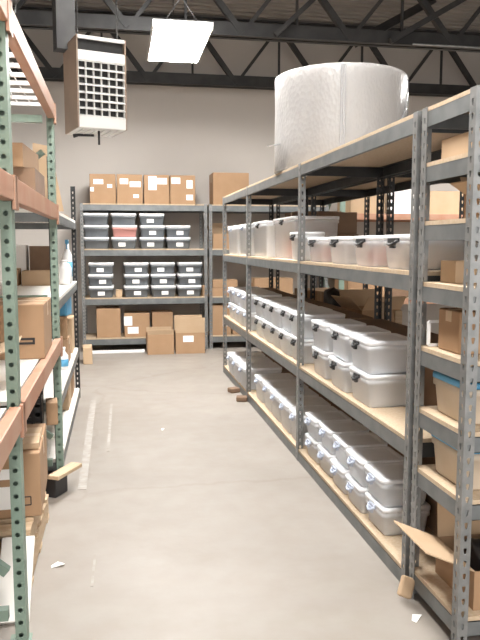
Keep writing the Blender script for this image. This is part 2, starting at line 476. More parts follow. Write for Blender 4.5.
# ------------------------------------------------------------------ bins
_bm = {}
def bin_meshes(w, d, h, bodym, lidm, lt=.022):
    key = (round(w, 3), round(d, 3), round(h, 3), bodym.name, lidm.name, lt)
    if key in _bm: return _bm[key]
    def ring(i, z, r=.03): return rrect(w - 2 * i, d - 2 * i, max(r - i * .4, .006), z)
    b = MB().loft([ring(.026, 0), ring(.020, .012), ring(.010, h - .03), ring(.002, h - .028), ring(.002, h), ring(.012, h), ring(.024, .016), ring(.03, .008)], True, True, True)
    l = MB().loft([ring(.0, h + .001), ring(.0, h + lt - .005), ring(.006, h + lt - .001), ring(.020, h + lt - .001), ring(.030, h + lt - .009)], True, True, True)
    _bm[key] = (b.mesh('body', bodym), l.mesh('lid', lidm))
    return _bm[key]
_lm = {}
def latch_mesh(m, w=.10):
    if (m.name, w) in _lm: return _lm[(m.name, w)]
    b = MB()
    b.box(-w / 2, w / 2, -.010, .0, -.004, .014)
    b.tube([(-w * .48, -.006, .004), (-w * .3, -.020, -.012), (0, -.024, -.018), (w * .3, -.020, -.012), (w * .48, -.006, .004)], .0075, 8)
    b.box(-w * .18, w * .18, -.016, -.002, -.032, 0)
    _lm[(m.name, w)] = b.mesh('latch', m)
    return _lm[(m.name, w)]
_lab = {}
def sticker_mesh(w, h):
    if (w, h) in _lab: return _lab[(w, h)]
    _lab[(w, h)] = MB().box(-w / 2, w / 2, -.0015, 0, -h / 2, h / 2).mesh('paper_label', M['paper'])
    return _lab[(w, h)]

def sbin(label, loc, rz, w, d, h, body='clear', lid='clear_lid', latch='black', sticker=None, group=None, lw=.10, lt=.026):
    t = thing('storage_bin', label, 'storage bin', loc, rz, group)
    h = h - (lt - .022)
    bm_, lm_ = bin_meshes(w, d, h, M[body], M[lid], lt)
    bo = place('body', bm_, t); lo = place('lid', lm_, t)
    if latch:
        place('latch', latch_mesh(M[latch], lw), lo, (0, -d / 2, h - .006))
    if sticker:
        place('paper_label', sticker_mesh(.10, .055), bo, (sticker, -d / 2 + .011, h * .45), (R(-4), 0, 0))
    return t

ORD = ['first', 'second', 'third', 'fourth', 'fifth', 'sixth']
BAYN = ['nearest bay', 'middle bay', 'farthest bay']
def jit(a): return random.uniform(-a, a)
# middle shelf of the right rack: stacks of two
def stacks(ys, z, w, d, h, tiers, shelf, bay, grp, gap=.003, latch='black', bodies=None, x0=None):
    for i, yc in enumerate(ys):
        for k in range(tiers):
            tn = ('bottom', 'top')[k] if tiers == 2 else 'single'
            if tiers == 2:
                lab = f'{tn} clear bin of the {ORD[i]} stack from the near end, {shelf}, {bay}'
            else:
                lab = f'clear lidded bin, {ORD[i]} from the near end of the {shelf}, {bay}'
            sbin(lab, ((x0 or RX + .015) + d / 2 + random.uniform(0.0, .02), yc + jit(.004), z + .001 + k * (h + .021 + gap)), -PI / 2 + R(jit(1.2)), w, d, h,
                 latch=latch, group=grp, lw=.075, body=(bodies or {}).get((i, k), 'clear'))
G3 = 'clear bins stacked on the middle shelf of the right rack'
stacks([3.565, 3.945, 4.345], .70, .32, .29, .158, 2, 'middle shelf', BAYN[0], G3)
stacks([4.95, 5.30, 5.65, 6.00, 6.35], .70, .325, .36, .158, 2, 'middle shelf', BAYN[1], G3)
stacks([6.93, 7.27, 7.61, 7.95], .70, .315, .36, .158, 2, 'middle shelf', BAYN[2], G3, latch='blue_grey')
G0 = 'clear bins on the bottom shelf of the right rack'
stacks([3.31, 3.61, 3.91, 4.21, 4.50], .085, .272, .27, .130, 2, 'bottom shelf', BAYN[0], G0, latch='blue_grey')
stacks([4.94, 5.28, 5.62, 5.96, 6.34], .085, .315, .36, .205, 1, 'bottom shelf', BAYN[1], G0, latch='blue_grey')
stacks([6.96, 7.34, 7.74], .085, .35, .40, .205, 1, 'bottom shelf', BAYN[2], G0, latch='blue_grey', x0=RX - .03)
# upper shelf
G2 = 'clear bins on the upper shelf of the right rack'
cont = ['tan', 'red', 'pale', 'red']
for i, yc in enumerate((3.09, 3.535, 3.985, 4.46)):
    nm = ['closest to the near post', 'second from the near post', 'third from the near post', 'fourth from the near post, beside the far post'][i]
    sbin(f'small clear bin on the upper shelf, {nm}', (RX + .02 + .19, yc, 1.451), -PI / 2, .325, .38, .142, group=G2, lw=.12, body='clear_thin')
def lump(name, label, cat, loc, size, m, seed, group=None):
    rng = random.Random(seed)
    bm = bmesh.new()
    bmesh.ops.create_cube(bm, size=1)
    bmesh.ops.subdivide_edges(bm, edges=bm.edges[:], cuts=4, use_grid_fill=True)
    ph = [rng.uniform(0, 6) for _ in range(6)]
    for v in bm.verts:
        p = v.co.copy()
        n = math.sin(p.x * 9 + ph[0]) * math.cos(p.y * 8 + ph[1]) + math.sin(p.y * 7 + p.x * 5 + ph[2])
        f = 1 - .12 * (abs(p.x * 2) ** 3 + abs(p.y * 2) ** 3) * .5
        z = p.z + .5
        v.co = Vector((p.x * f * size[0], p.y * f * size[1], z * size[2] * (1 + .12 * n * z)))
    me = bpy.data.meshes.new(name); bm.to_mesh(me); bm.free()
    for q in me.polygons: q.use_smooth = True
    me.materials.append(m)
    o = place(name, me, None, loc)
    return tag(o, label, cat, group)
for i, (yc, m, lab) in enumerate(((3.10, 'tanfab', 'tan folded fabric inside the upper-shelf bin closest to the near post'),
                                (3.535, 'red', 'coral red folded fabric inside the second upper-shelf bin from the near post'),
                                (4.46, 'red', 'coral red folded fabric inside the fourth upper-shelf bin, beside the far post'))):
    lump('folded_fabric', lab, 'fabric', (RX + .205, yc, 1.463), (.24, .26, .08), M[m], i, 'folded fabrics inside clear bins')
# second bay of the upper shelf
sbin('small clear bin with a dark latch on the upper shelf, right after the second post', (RX + .02 + .10, 4.97, 1.451), -PI / 2, .30, .20, .185, group=G2, lw=.10)
sbin('tall clear bin on the upper shelf, behind the small bin after the second post', (RX + .28, 5.62, 1.451), -PI / 2, .74, .38, .315, group=G2, latch='black', lw=.09, body='clear_thin')
sbin('tall clear bin on the upper shelf, at the far end of the middle bay', (RX + .26, 6.36, 1.451), -PI / 2, .60, .44, .305, group=G2, lw=.09)
lump('folded_fabric', 'pinkish folded fabric showing through the tall bin behind the small bin', 'fabric', (RX + .28, 5.58, 1.463), (.24, .5, .16), M['red'], 9, 'folded fabrics inside clear bins')
sbin('large clear bin on the upper shelf of the farthest bay, nearer of the two', (RX + .24, 7.07, 1.451), -PI / 2, .56, .44, .30, group=G2, latch='blue_grey')
sbin('large clear bin on the upper shelf of the farthest bay, farther of the two', (RX + .24, 7.78, 1.451), -PI / 2, .60, .44, .30, group=G2, latch='blue_grey')

# smoky bins on the back rack
GB = 'smoky grey bins on the back rack'
tiern = ['bottom', 'middle', 'top']
w = .365
for (z, cols, shelf) in ((1.50, [(-.275, 3), (.120, 3), (.525, 3), (.91, 2)], 'upper'), (.79, [(-.225, 3), (.285, 3), (.675, 3), (1.07, 3)], 'middle')):
    for ci, (xc, nt_) in enumerate(cols):
        for k in range(nt_):
            tn = tiern[k] if nt_ == 3 else ('bottom', 'top')[k]
            pink = shelf == 'upper' and ci == 1 and k < 2
            col = 'pink-filled' if pink else 'smoky grey'
            st = shelf == 'middle' or ci >= 2 or (ci == 1 and k == 0)
            sbin(f'{col} white-lidded bin, {tn} of the {ORD[ci]} stack, {shelf} shelf of the back rack', (xc + jit(.006), 10.42, z + .001 + k * .171), R(jit(1)), w, .40, .147,
                 body='smoke_pink' if (pink and k == 1) else 'smoke', lid='lid_white', latch=None, sticker=(jit(.03) if st else None), group=GB, lt=.034)
            if pink:
                lump('folded_fabric', f'coral red folded fabric inside the {tn} bin of the second back-rack stack', 'fabric', (xc, 10.42, z + .012 + k * .171), (.28, .30, .07), M['red'], 20 + k, 'folded fabrics inside clear bins')

# ------------------------------------------------------------------ cartons
def carton(label, loc, size, rz=0.0, m='card', group=None, tape=True, stickers=(), cat='cardboard box', name='cardboard_box', marks=()):
    w, d, h = size
    t = thing(name, label, cat, loc, rz, group)
    b = MB().box(-w / 2, w / 2, -d / 2, d / 2, 0, h)
    bevel(b.build('body', M[m], t), min(.006, h * .1), 2)
    if tape:
        tw = min(.05, w * .2)
        MB().box(-w / 2 + .004, w / 2 - .004, -tw / 2, tw / 2, h, h + .0012).box(w / 2, w / 2 + .0012, -tw / 2, tw / 2, h * .72, h - .004).box(-w / 2 - .0012, -w / 2, -tw / 2, tw / 2, h * .72, h - .004).build('packing_tape', M['tape'], t)
    for (u, v, sw, sh) in stickers:     # on the face toward -y
        MB().box(u - sw / 2, u + sw / 2, -d / 2 - .002, -d / 2, v - sh / 2, v + sh / 2).build('paper_label', M['paper'], t)
    for (u, v, sw, sh) in marks:
        MB().box(u - sw / 2, u + sw / 2, -d / 2 - .002, -d / 2, v - sh / 2, v + sh / 2).build('printed_mark', M['mark'], t)
    return t

def open_carton(label, loc, size, rz=0.0, m='card', group=None, flaps=(None,) * 4, fl=.6, cat='cardboard box', name='open_cardboard_box', stickers=()):
    """flaps: outward angle in degrees from vertical for the -y, +y, -x, +x edges (None leaves one off)."""
    w, d, h = size; k = .005
    t = thing(name, label, cat, loc, rz, group)
    b = MB()
    b.box(-w / 2, w / 2, -d / 2, d / 2, 0, k)
    b.box(-w / 2, w / 2, -d / 2, -d / 2 + k, k, h).box(-w / 2, w / 2, d / 2 - k, d / 2, k, h)
    b.box(-w / 2, -w / 2 + k, -d / 2 + k, d / 2 - k, k, h).box(w / 2 - k, w / 2, -d / 2 + k, d / 2 - k, k, h)
    b.build('body', M[m], t)
    for i, a in enumerate(flaps):
        if a is None: continue
        a = R(a)
        if i < 2:
            s = -1 if i == 0 else 1; L = d * fl if i < 2 else w * fl
            mt = Matrix.Translation((0, s * (d / 2 - k / 2), h)) @ Matrix.Rotation(-s * a, 4, 'X')
            f = MB().box(-w / 2 + .004, w / 2 - .004, -k / 2, k / 2, .002, L, mt)
        else:
            s = -1 if i == 2 else 1; L = w * fl
            L = min(L, d * fl) if d < w else L
            mt = Matrix.Translation((s * (w / 2 - k / 2), 0, h)) @ Matrix.Rotation(s * a, 4, 'Y')
            f = MB().box(-k / 2, k / 2, -d / 2 + .004, d / 2 - .004, .002, L, mt)
        f.build('flap', M['card_light' if m == 'card' else m], t)
    for (u, v, sw, sh) in stickers:
        MB().box(u - sw / 2, u + sw / 2, -d / 2 - .002, -d / 2, v - sh / 2, v + sh / 2).build('paper_label', M['paper'], t)
    return t

# back rack: four boxes on top
GT = 'taped boxes on top of the back rack'
topn = ['taped cardboard box on top of the back rack, nearest the pallet rack',
        'taped cardboard box with a pale torn patch, second along the back rack top',
        'taped cardboard box with the largest white label, third along the back rack top',
        'taped cardboard box with three white labels, last of the four on the back rack top']
stk = [[(-.06, .31, .14, .07), (.10, .25, .07, .05), (-.15, .20, .05, .06)], [(-.08, .32, .12, .08), (.08, .28, .16, .08), (.09, .11, .08, .05)],
       [(-.06, .30, .12, .20), (.07, .33, .16, .09)], [(-.10, .34, .13, .09), (.10, .29, .09, .12), (.10, .10, .10, .08)]]
for i, xc in enumerate((-.172, .212, .602, .982)):
    carton(topn[i], (xc, 10.45, 2.151), (.368, .36, .42), R(jit(.8)), group=GT, stickers=stk[i])
carton('large plain cardboard box standing on top of the back rack beside the roll', (1.70, 10.48, 2.151), (.54, .42, .47), 0, m='card')
# bottom of the back rack
carton('plain cardboard box on the back rack bottom shelf, nearest the pallet rack', (-.135, 10.42, .201), (.345, .36, .43), R(2))
carton('cardboard box with white labels on the back rack bottom shelf, second along', (.285, 10.43, .201), (.37, .36, .35), 0, stickers=[(-.13, .24, .12, .14), (-.06, .10, .16, .10)])
carton('cardboard box mostly hidden behind the small open box, back rack', (.665, 10.46, .201), (.31, .30, .36), 0)
open_carton('small open cardboard box standing on the floor before the back rack', (.60, 9.96, .001), (.375, .34, .285), R(1), flaps=(16, -5, None, None), fl=.22)
open_carton('larger open cardboard box with a white label on the floor before the back rack', (1.03, 9.98, .001), (.42, .36, .30), R(-1), flaps=(8, 0, None, None), fl=.62, stickers=[(-.03, .215, .15, .09)])
b = MB().box(-.38, .38, -.02, .02, 0, .045).build('white_rail', M['white'], None, (.0, 10.02, .001)); bevel(b, .008, 2)
tag(b, 'long white rail lying on the floor under the back rack bottom beam', 'rail')
# small leftover pieces by the bins
carton('narrow tan carton standing between the first and second stacks, back rack middle shelf', (.03, 10.36, .791), (.095, .12, .11), 0, m='card_light', tape=False)
carton('small brown carton leaning at the end of the back rack middle shelf', (1.285, 10.30, .791), (.055, .10, .16), R(12), m='card', tape=False)
# second back rack unit
open_carton('open cardboard box with raised flaps on the upper shelf beside the smoky bins', (1.55, 10.4, 1.501), (.26, .34, .22), 0, flaps=(None, 10, 25, -15), fl=.5)
carton('cardboard box on the middle shelf beside the smoky bins, lower of two', (1.60, 10.42, .791), (.40, .36, .12), 0, m='card')
carton('cardboard box on the middle shelf beside the smoky bins, upper of two', (1.60, 10.42, .913), (.38, .36, .12), R(1), m='card')
carton('cardboard box with a white label on the bottom shelf of the back rack corner', (1.55, 10.42, .201), (.28, .36, .46), 0, stickers=[(.05, .22, .07, .18)])
carton('cardboard box behind the far post on the bottom shelf of the corner rack', (1.88, 10.42, .201), (.32, .36, .42), 0)
carton('wide cardboard box on the middle shelf seen behind the clear bins', (2.35, 10.42, .791), (.60, .38, .26), 0)
carton('cardboard box on the upper shelf of the corner rack, in shade', (2.35, 10.42, 1.501), (.62, .38, .36), 0)

# dark brown blocks filling the rear of the middle and bottom shelves
GR = 'brown blocks behind the clear bins'
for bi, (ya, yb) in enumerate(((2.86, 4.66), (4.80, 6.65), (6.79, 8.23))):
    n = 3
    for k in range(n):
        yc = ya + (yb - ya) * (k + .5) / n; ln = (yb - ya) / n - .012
        carton(f'long flat brown block behind the clear bins, {ORD[k]} along the middle shelf, {BAYN[bi]}', (RX + (.475 if bi == 0 else .497), yc, .701), ((.25 if bi == 0 else .19), ln, .335 + jit(.006)), 0, m='card_dark', group=GR, tape=False)
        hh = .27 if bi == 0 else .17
        carton(f'long flat brown block behind the clear bins, {ORD[k]} along the bottom shelf, {BAYN[bi]}', (RX + (.46 if bi == 0 else .505), yc, .086), ((.28 if bi == 0 else .18), ln, hh + jit(.006)), 0, m='card_dark', group=GR, tape=False)

# things on the rack behind
XB = RX + .66
for k, (yc, zz, s, lab) in enumerate(((7.75, 1.451, (.50, .60, .24), 'lower brown box of the far pile on the upper shelf of the rack behind'),
                               (7.75, 1.693, (.50, .58, .24), 'upper brown box of the far pile on the upper shelf of the rack behind'),
                               (7.05, 1.451, (.44, .50, .22), 'lower brown box of the nearer pile on the upper shelf of the rack behind'),
                               (7.05, 1.673, (.42, .48, .22), 'upper brown box of the nearer pile on the upper shelf of the rack behind'))):
    carton(lab, (XB + .30, yc, zz), s, R(jit(2)), m='card_dark', group='brown boxes on the rack behind')
carton('brown carton on the middle shelf of the rack behind, seen over the clear bins', (XB + .33, 7.55, .701), (.44, .46, .36), R(3), m='card')
carton('orange-brown carton on the rack behind beside the dark bag', (XB + .36, 7.0, .701), (.34, .32, .37), 0, m='card_light')
lump('black_bag', 'black slumped bag on the middle shelf of the rack behind', 'bag', (XB + .28, 6.42, .701), (.42, .42, .38), M['black'], 3)
open_carton('open brown box with one slanting flap on the middle shelf of the rack behind', (XB + .30, 5.85, .701), (.38, .40, .30), R(8), m='card', flaps=(40, 20, 45, None), fl=.4)
for k, (yc, xx, hh) in enumerate(((5.02, .10, .42), (5.00, .20, .36), (4.96, .31, .30))):
    o = bevel(MB().box(-.03, .03, -.02, .02, 0, hh).build('wooden_offcut', M['wood'], None, (XB + xx, yc, .701), R(jit(6))), .003, 1)
    tag(o, f'{("tallest", "middle-height", "shortest")[k]} upright pine offcut on the middle shelf of the rack behind', 'wood offcut', 'upright pine offcuts')
# far pallet rack boxes
for k, (xc, zz, s, m_, lab) in enumerate(((3.75, 2.021, (.55, .6, .34), 'card_light', 'pale box first along the far orange-beamed rack'),
                                   (4.38, 2.021, (.58, .6, .40), 'paper', 'white box on the far orange-beamed rack, beside the pale one'),
                                   (5.05, 2.021, (.62, .6, .36), 'card_light', 'pale box farthest along the far orange-beamed rack'),
                                   (3.75, .751, (.6, .6, .5), 'card', 'brown box on the lower level of the far orange-beamed rack'),
                                   (4.5, .751, (.7, .6, .6), 'card_dark', 'dark brown box on the lower level of the far orange-beamed rack'))):
    carton(lab, (xc, 10.35, zz), s, R(jit(2)), m=m_, group='boxes on the far orange-beamed rack')

# ------------------------------------------------------------------ bubble wrap roll
t = thing('bubble_wrap_roll', 'huge upright roll of bubble wrap on top of the right shelving rack', 'bubble wrap roll', (1.77, 5.40, 2.132))
RR, HH = .516, .735
b = MB(); NS = 96; rings = []
for (f, z) in ((.985, 0), (1.0, .012), (1.0, .25), (.997, .5), (1.0, .70), (.995, .725), (.975, HH), (.80, HH - .002), (.30, HH + .002), (.085, HH)):
    rings.append([Vector((RR * f * (1 + .004 * math.sin(5 * a + z * 6) + .003 * math.sin(11 * a)) * math.cos(a), RR * f * (1 + .004 * math.sin(5 * a + z * 6)) * math.sin(a), z)) for a in [2 * PI * k / NS for k in range(NS)]])
b.loft(rings, True, False, True)
b.loft([[Vector((.045 * math.cos(2 * PI * k / NS), .045 * math.sin(2 * PI * k / NS), z)) for k in range(NS)] for z in (0.02, HH)], False, False, True)
b.build('wrapped_body', M['wrap'], t)
# outer loose layer with a slanting edge, and the vertical seam of the film
def shell(a0, a1, z0f, z1f, r, name, m, n=24):
    s = MB(); vo = []
    for i in range(n + 1):
        f = i / n; a = a0 + (a1 - a0) * f
        rr = r + .004 * math.sin(f * 14)
        for q in range(9):
            z = z0f(f) + (z1f(f) - z0f(f)) * q / 8
            vo.append(Vector((rr * math.cos(a), rr * math.sin(a), z)))
    fs = [(i * 9 + q, (i + 1) * 9 + q, (i + 1) * 9 + q + 1, i * 9 + q + 1) for i in range(n) for q in range(8)]
    s.add(vo, fs, True)
    o = s.build(name, m, t)
    md = o.modifiers.new('thick', 'SOLIDIFY'); md.thickness = .004
    return o
M['film'] = mat('glossy_stretch_film', (0.52, 0.52, 0.53), 0.16, alpha=.6, bump=('noise', 18, .5), stretch=(3, 3, .8))
shell(R(-62), R(-20), lambda f: .02 + .0 * f, lambda f: .18 + .54 * f, RR + .009, 'loose_outer_layer', M['film'])
shell(R(-108), R(-104), lambda f: .01, lambda f: .72, RR + .008, 'film_seam', M['film'], 10)
q = MB().bar((-.60, -.06, .19), (-.50, -.09, .205), .05, .004).build('loose_film_tail', M['film'], t)

# ------------------------------------------------------------------ unit heater
t = thing('unit_heater', 'boxy tan and white warehouse unit heater hanging under the roof', 'heater', (-.155, 6.26, 2.535), R(17))
w, d, h = .42, .46, .735
m = MB(); k = .012
m.box(-w / 2, -w / 2 + k, -d / 2, d / 2, .0, h).box(w / 2 - k, w / 2, -d / 2, d / 2, .0, h)
m.box(-w / 2 + k, w / 2 - k, d / 2 - k, d / 2, 0, h)
m.build('side_casing', M['heat_tan'], t)
MB().box(-w / 2 + k, w / 2 - k, -d / 2 + .02, d / 2 - k, h - .012, h).box(-w / 2 + k, w / 2 - k, -d / 2 - .004, -d / 2 + .02, h - .028, h).build('top_panel', M['heat_white'], t)
MB().box(-w / 2 + k, w / 2 - k, -d / 2 + .05, d / 2 - k, .005, h - .02).build('inner_box', M['steel_dark'], t)
MB().box(-w / 2 + k, w / 2 - k, -d / 2 - .002, -d / 2 + .012, h - .195, h - .118).build('blank_panel', M['heat_white'], t)
MB().box(-w / 2 + k, w / 2 - k, -d / 2 - .002, -d / 2 + .012, .0, .095).build('lower_panel', M['heat_white'], t)
m = MB()
m.box(-w / 2 + k, w / 2 - k, -d / 2 + .012, d / 2 - k, -.004, .004)
for i in range(6):
    xx = -.15 + i * .06
    m.box(xx - .006, xx + .006, -d / 2 + .06, d / 2 - .08, -.012, -.004)
m.build('bottom_panel', M['heat_white'], t)
z0, z1 = .095, h - .195
for i in range(8):
    zz = z0 + (z1 - z0) * i / 7
    mt = Matrix.Translation((0, -d / 2 + .018, zz)) @ Matrix.Rotation(R(28), 4, 'X')
    MB().box(-w / 2 + k, w / 2 - k, -.022, .022, -.004, .004, mt).build('louver', M['heat_white'], t)
for i in range(7):
    xx = -w / 2 + k + .003 + (w - 2 * k - .006) * i / 6
    MB().box(xx - .005, xx + .005, -d / 2 + .012, -d / 2 + .046, z0, z1).build('vertical_vane', M['heat_white'], t)
MB().tube([(.0, -.10, -.12), (.0, -.10, 0)], .010, 8).build('drain_pipe', M['steel_dark'], t)
MB().tube([(-.17, .10, -.03), (-.13, .08, -.022), (.0, .06, -.02)], [.018, .012, .01], 8).build('gas_valve', M['black'], t)
MB().box(-.30, -.14, .06, .20, h - .05, ZR - 2.535).build('flue_duct', M['steel_dark'], t)
for xx in (-.17, .17):
    MB().tube([(xx, -.12, h), (xx, -.12, ZR - 2.535)], .006, 6).build('hanger_rod', M['steel_dark'], t)

# ------------------------------------------------------------------ things in the near shelving unit
def nx(x): return RX + x
carton('flat pale plank-sided carton on the second shelf from the top of the near unit', (nx(.56), 2.53, 1.906), (1.04, .30, .085), 0, m='card_light', tape=False)
open_carton('small brown box with a raised flap on the third shelf of the near unit', (nx(.20), 2.48, 1.666), (.20, .20, .10), R(6), m='card', flaps=(None, 30, 60, 20), fl=.4)
carton('pale stacked carton behind the small brown box in the near unit', (nx(.60), 2.56, 1.666), (.50, .30, .17), 0, m='card_light')
sbin('shallow clear bin of red fabric on the fourth shelf of the near unit', (nx(.62), 2.60, 1.411), 0, .52, .26, .12, latch=None)
lump('folded_fabric', 'coral red folded fabric in the shallow bin on the near unit fourth shelf', 'fabric', (nx(.62), 2.60, 1.423), (.40, .16, .06), M['red'], 31, 'folded fabrics inside clear bins')
open_carton('pale tapered carton tray on the fourth shelf of the near unit', (nx(.175), 2.655, 1.411), (.20, .13, .09), 0, m='card_light', flaps=(None,) * 4)
carton('brown cardboard box on the fifth shelf of the near unit', (nx(.20), 2.585, 1.136), (.30, .18, .17), R(0), m='card')
m = MB(); 
for q0, q1 in (((0, 0), (0, .10)), ((0, .10), (.10, .10)), ((0, 0), (.10, 0)), ((.10, 0), (.10, .10))):
    m.bar((q0[0], 0, q0[1] + .007), (q1[0], 0, q1[1] + .007), .012, .012, (0, 1, 0))
o = m.build('white_wire_stand', M['white'], None, (nx(.03), 2.722, 1.136)); tag(o, 'small white open wire stand behind the brown box in the near unit', 'wire stand')
GNB = 'beige blue-lidded bins in the near unit'
sbin('beige bin with a blue lid on the sixth shelf of the near unit', (nx(.215), 2.555, .866), R(-1), .36, .30, .15, body='tan_bin', lid='blue', latch=None, group=GNB)
sbin('beige bin with a blue lid on the seventh shelf of the near unit', (nx(.22), 2.56, .601), R(1), .36, .30, .16, body='tan_bin', lid='blue', latch=None, group=GNB)
lump('black_bag', 'black bag pushed behind the blue-lidded bin on the near unit seventh shelf', 'bag', (nx(.60), 2.54, .601), (.22, .28, .16), M['black'], 5)
bx = open_carton('big open brown carton with flaps spread on the bottom shelf of the near unit', (nx(.37), 2.545, .131), (.56, .33, .16), R(0), m='card', flaps=(None, 4, 66, 30), fl=.68)
lump('black_bag', 'black crumpled bag stuffed inside the big open carton', 'bag', (nx(.37), 2.545, .137), (.40, .26, .17), M['black'], 6)
m = MB(); mt = Matrix.Translation((0, 0, .06)) @ Matrix.Rotation(R(25), 4, 'Y') @ Matrix.Rotation(R(-20), 4, 'X')
m.box(-.035, .035, -.012, .012, -.045, .045, mt)
o = bevel(m.build('torn_cardboard_piece', M['card_light'], None, (1.235, 2.73, .002)), .01, 2); tag(o, 'torn pale cardboard piece on the floor at the foot of the near unit', 'cardboard scrap')
def scrap(label, x, y, s, rz, m='paper'):
    b = MB(); 
    b.add([(-s, -s * .4, .002), (s * .8, -s * .5, .012), (s, s * .3, .002), (0, s * .55, .014), (-s * .9, s * .3, .003)], [(0, 1, 3), (1, 2, 3), (0, 3, 4)])
    o = b.build('paper_scrap', M[m], None, (x, y, 0), rz)
    md = o.modifiers.new('thick', 'SOLIDIFY'); md.thickness = .002
    return tag(o, label, 'paper scrap', 'paper scraps on the floor')
scrap('small white paper scrap on the floor beside the torn cardboard piece', 1.215, 2.58, .03, .8)
scrap('small white paper scrap on the floor near the pallet rack foot', -.31, 3.34, .035, .2)
scrap('tiny white paper scrap lying in the middle of the aisle floor', .36, 5.75, .02, 1.2)
for (x, y, a, lab) in ((1.235, 7.12, .3, 'farther'), (1.245, 6.70, -.2, 'nearer')):
    o = bevel(MB().box(-.055, .055, -.05, .05, 0, .05).build('wooden_block', M['card_dark'], None, (x - .03, y, .001), a), .012, 2)
    tag(o, f'dark brown block on the floor under the bottom shelf edge, {lab} of two', 'block', 'dark blocks under the bottom shelf')

# ------------------------------------------------------------------ left pallet rack contents
open_carton('tan cardboard tray topping the pile on the middle beams of the pallet rack', (-.66, 4.02, 1.967), (.42, .50, .12), R(-3), m='card', flaps=(None,) * 4)
open_carton('dark brown cardboard tray under the tan tray on the pallet rack', (-.63, 4.05, 1.816), (.44, .50, .15), R(0), m='card_dark', flaps=(None,) * 4)
carton('dark brown box at the rear of the pallet rack middle beams', (-1.05, 4.0, 1.816), (.26, .60, .46), 0, m='card_dark')
carton('tall pale carton on the middle beams at the near upright of the pallet rack', (-.64, 2.35, 1.816), (.42, .45, .30), 0, m='card_light')
o = bevel(MB().box(-.30, .30, -.07, .07, 0, .022).build('wooden_plank', M['wood'], None, (-.67, 2.40, 2.1175), R(4)), .003, 1)
tag(o, 'short wooden plank lying on the tall pale carton', 'plank')
# big boxes on the lower beams
carton('big cardboard box with a black printed mark on the lower beams of the pallet rack', (-.605, 3.98, .966), (.44, .50, .29), R(1), m='card', marks=[(.12, .085, .10, .012), (.12, .108, .10, .012), (.165, .096, .012, .035)])
carton('cardboard box beside the near upright on the lower beams', (-.62, 2.30, .966), (.42, .50, .34), R(3), m='card')
carton('low cardboard box behind the marked box on the lower beams', (-1.06, 3.9, .966), (.34, .6, .26), 0, m='card_light')
open_carton('shallow tan tray on the lower beams beyond the near upright', (-.72, 3.10, .966), (.38, .40, .14), R(4), m='card_light', flaps=(None, None, None, 70), fl=.3)
# floor level
def wpallet(label, loc, L=1.0, W=.9, rz=0.0):
    t = thing('wooden_pallet', label, 'pallet', loc, rz, 'wooden pallets')
    for i in range(6):
        y = -W / 2 + .05 + i * (W - .1) / 5
        MB().box(-L / 2, L / 2, y - .045, y + .045, .118, .138).build('top_slat', M['wood'], t)
    for x in (-L / 2 + .025, 0, L / 2 - .025):
        MB().box(x - .022, x + .022, -W / 2, W / 2, .02, .118).build('stringer', M['wood'], t)
    for y in (-W / 2 + .05, 0, W / 2 - .05):
        MB().box(-L / 2, L / 2, y - .045, y + .045, 0, .02).build('bottom_slat', M['wood'], t)
    return t
wpallet('wooden pallet on the floor under the labelled box, lower of the pair', (-.90, 3.55, .001), .98, .86)
wpallet('wooden pallet carrying the labelled box, upper of the pair', (-.90, 3.54, .140), .97, .84, R(1))
o = bevel(MB().box(-.07, .07, -.04, .04, 0, .125).build('black_block', M['black'], None, (-.40, 4.35, .001), R(62)), .006, 2)
tag(o, 'small black block on the floor by the second green upright, under a pale plank', 'block')
o = bevel(MB().box(-.14, .14, -.04, .04, 0, .025).build('wooden_plank', M['wood'], None, (-.345, 4.375, .1265), R(62)), .003, 1)
tag(o, 'pale plank end jutting into the aisle by the second green upright', 'plank')
carton('large cardboard box with white labels stacked on pallets under the pallet rack', (-.725, 3.55, .281), (.68, .56, .31), R(2.5), m='card', stickers=[(.09, .10, .26, .11), (.11, .215, .24, .05)], marks=[(.27, .06, .045, .005), (.27, .10, .045, .005), (.247, .08, .005, .04), (.293, .08, .005, .04)])
carton('flat tan carton on the labelled box under the pallet rack', (-.60, 3.48, .593), (.42, .30, .03), R(3), m='card_light')
mm = MB(); mm.add([(-.035, 0, 0), (.035, 0, 0), (.035, .10, 0), (-.035, .10, 0), (-.005, .05, .07), (.005, .05, .07)], [(0, 1, 5, 4), (2, 3, 4, 5), (0, 4, 3), (1, 2, 5), (0, 3, 2, 1)])
o = mm.build('folded_paper', M['paper'], None, (-.50, 3.38, .625)); tag(o, 'small white folded paper tent on the flat tan carton', 'paper')
carton('cardboard box behind the labelled box, carrying the black crate', (-.68, 4.27, .001), (.42, .40, .45), R(2), m='card_light')
# black crate
t = thing('black_crate', 'black slotted plastic crate on a carton under the pallet rack', 'crate', (-.61, 4.28, .453), R(4))
m = MB(); cw, cd, ch = .30, .34, .24
m.box(-cw / 2, cw / 2, -cd / 2, cd / 2, 0, .01)
for z in (0.02, .075, .13, .185):
    m.box(-cw / 2, cw / 2, -cd / 2, -cd / 2 + .008, z, z + .03).box(-cw / 2, cw / 2, cd / 2 - .008, cd / 2, z, z + .03)
    m.box(-cw / 2, -cw / 2 + .008, -cd / 2, cd / 2, z, z + .03).box(cw / 2 - .008, cw / 2, -cd / 2, cd / 2, z, z + .03)
for i in range(7):
    x = -cw / 2 + cw * i / 6; y = -cd / 2 + cd * i / 6
    m.box(max(x - .01, -cw / 2), min(x + .01, cw / 2), -cd / 2, -cd / 2 + .006, 0, ch).box(max(x - .01, -cw / 2), min(x + .01, cw / 2), cd / 2 - .006, cd / 2, 0, ch)
    m.box(-cw / 2, -cw / 2 + .006, max(y - .01, -cd / 2), min(y + .01, cd / 2), 0, ch).box(cw / 2 - .006, cw / 2, max(y - .01, -cd / 2), min(y + .01, cd / 2), 0, ch)
m.build('body', M['black'], t)
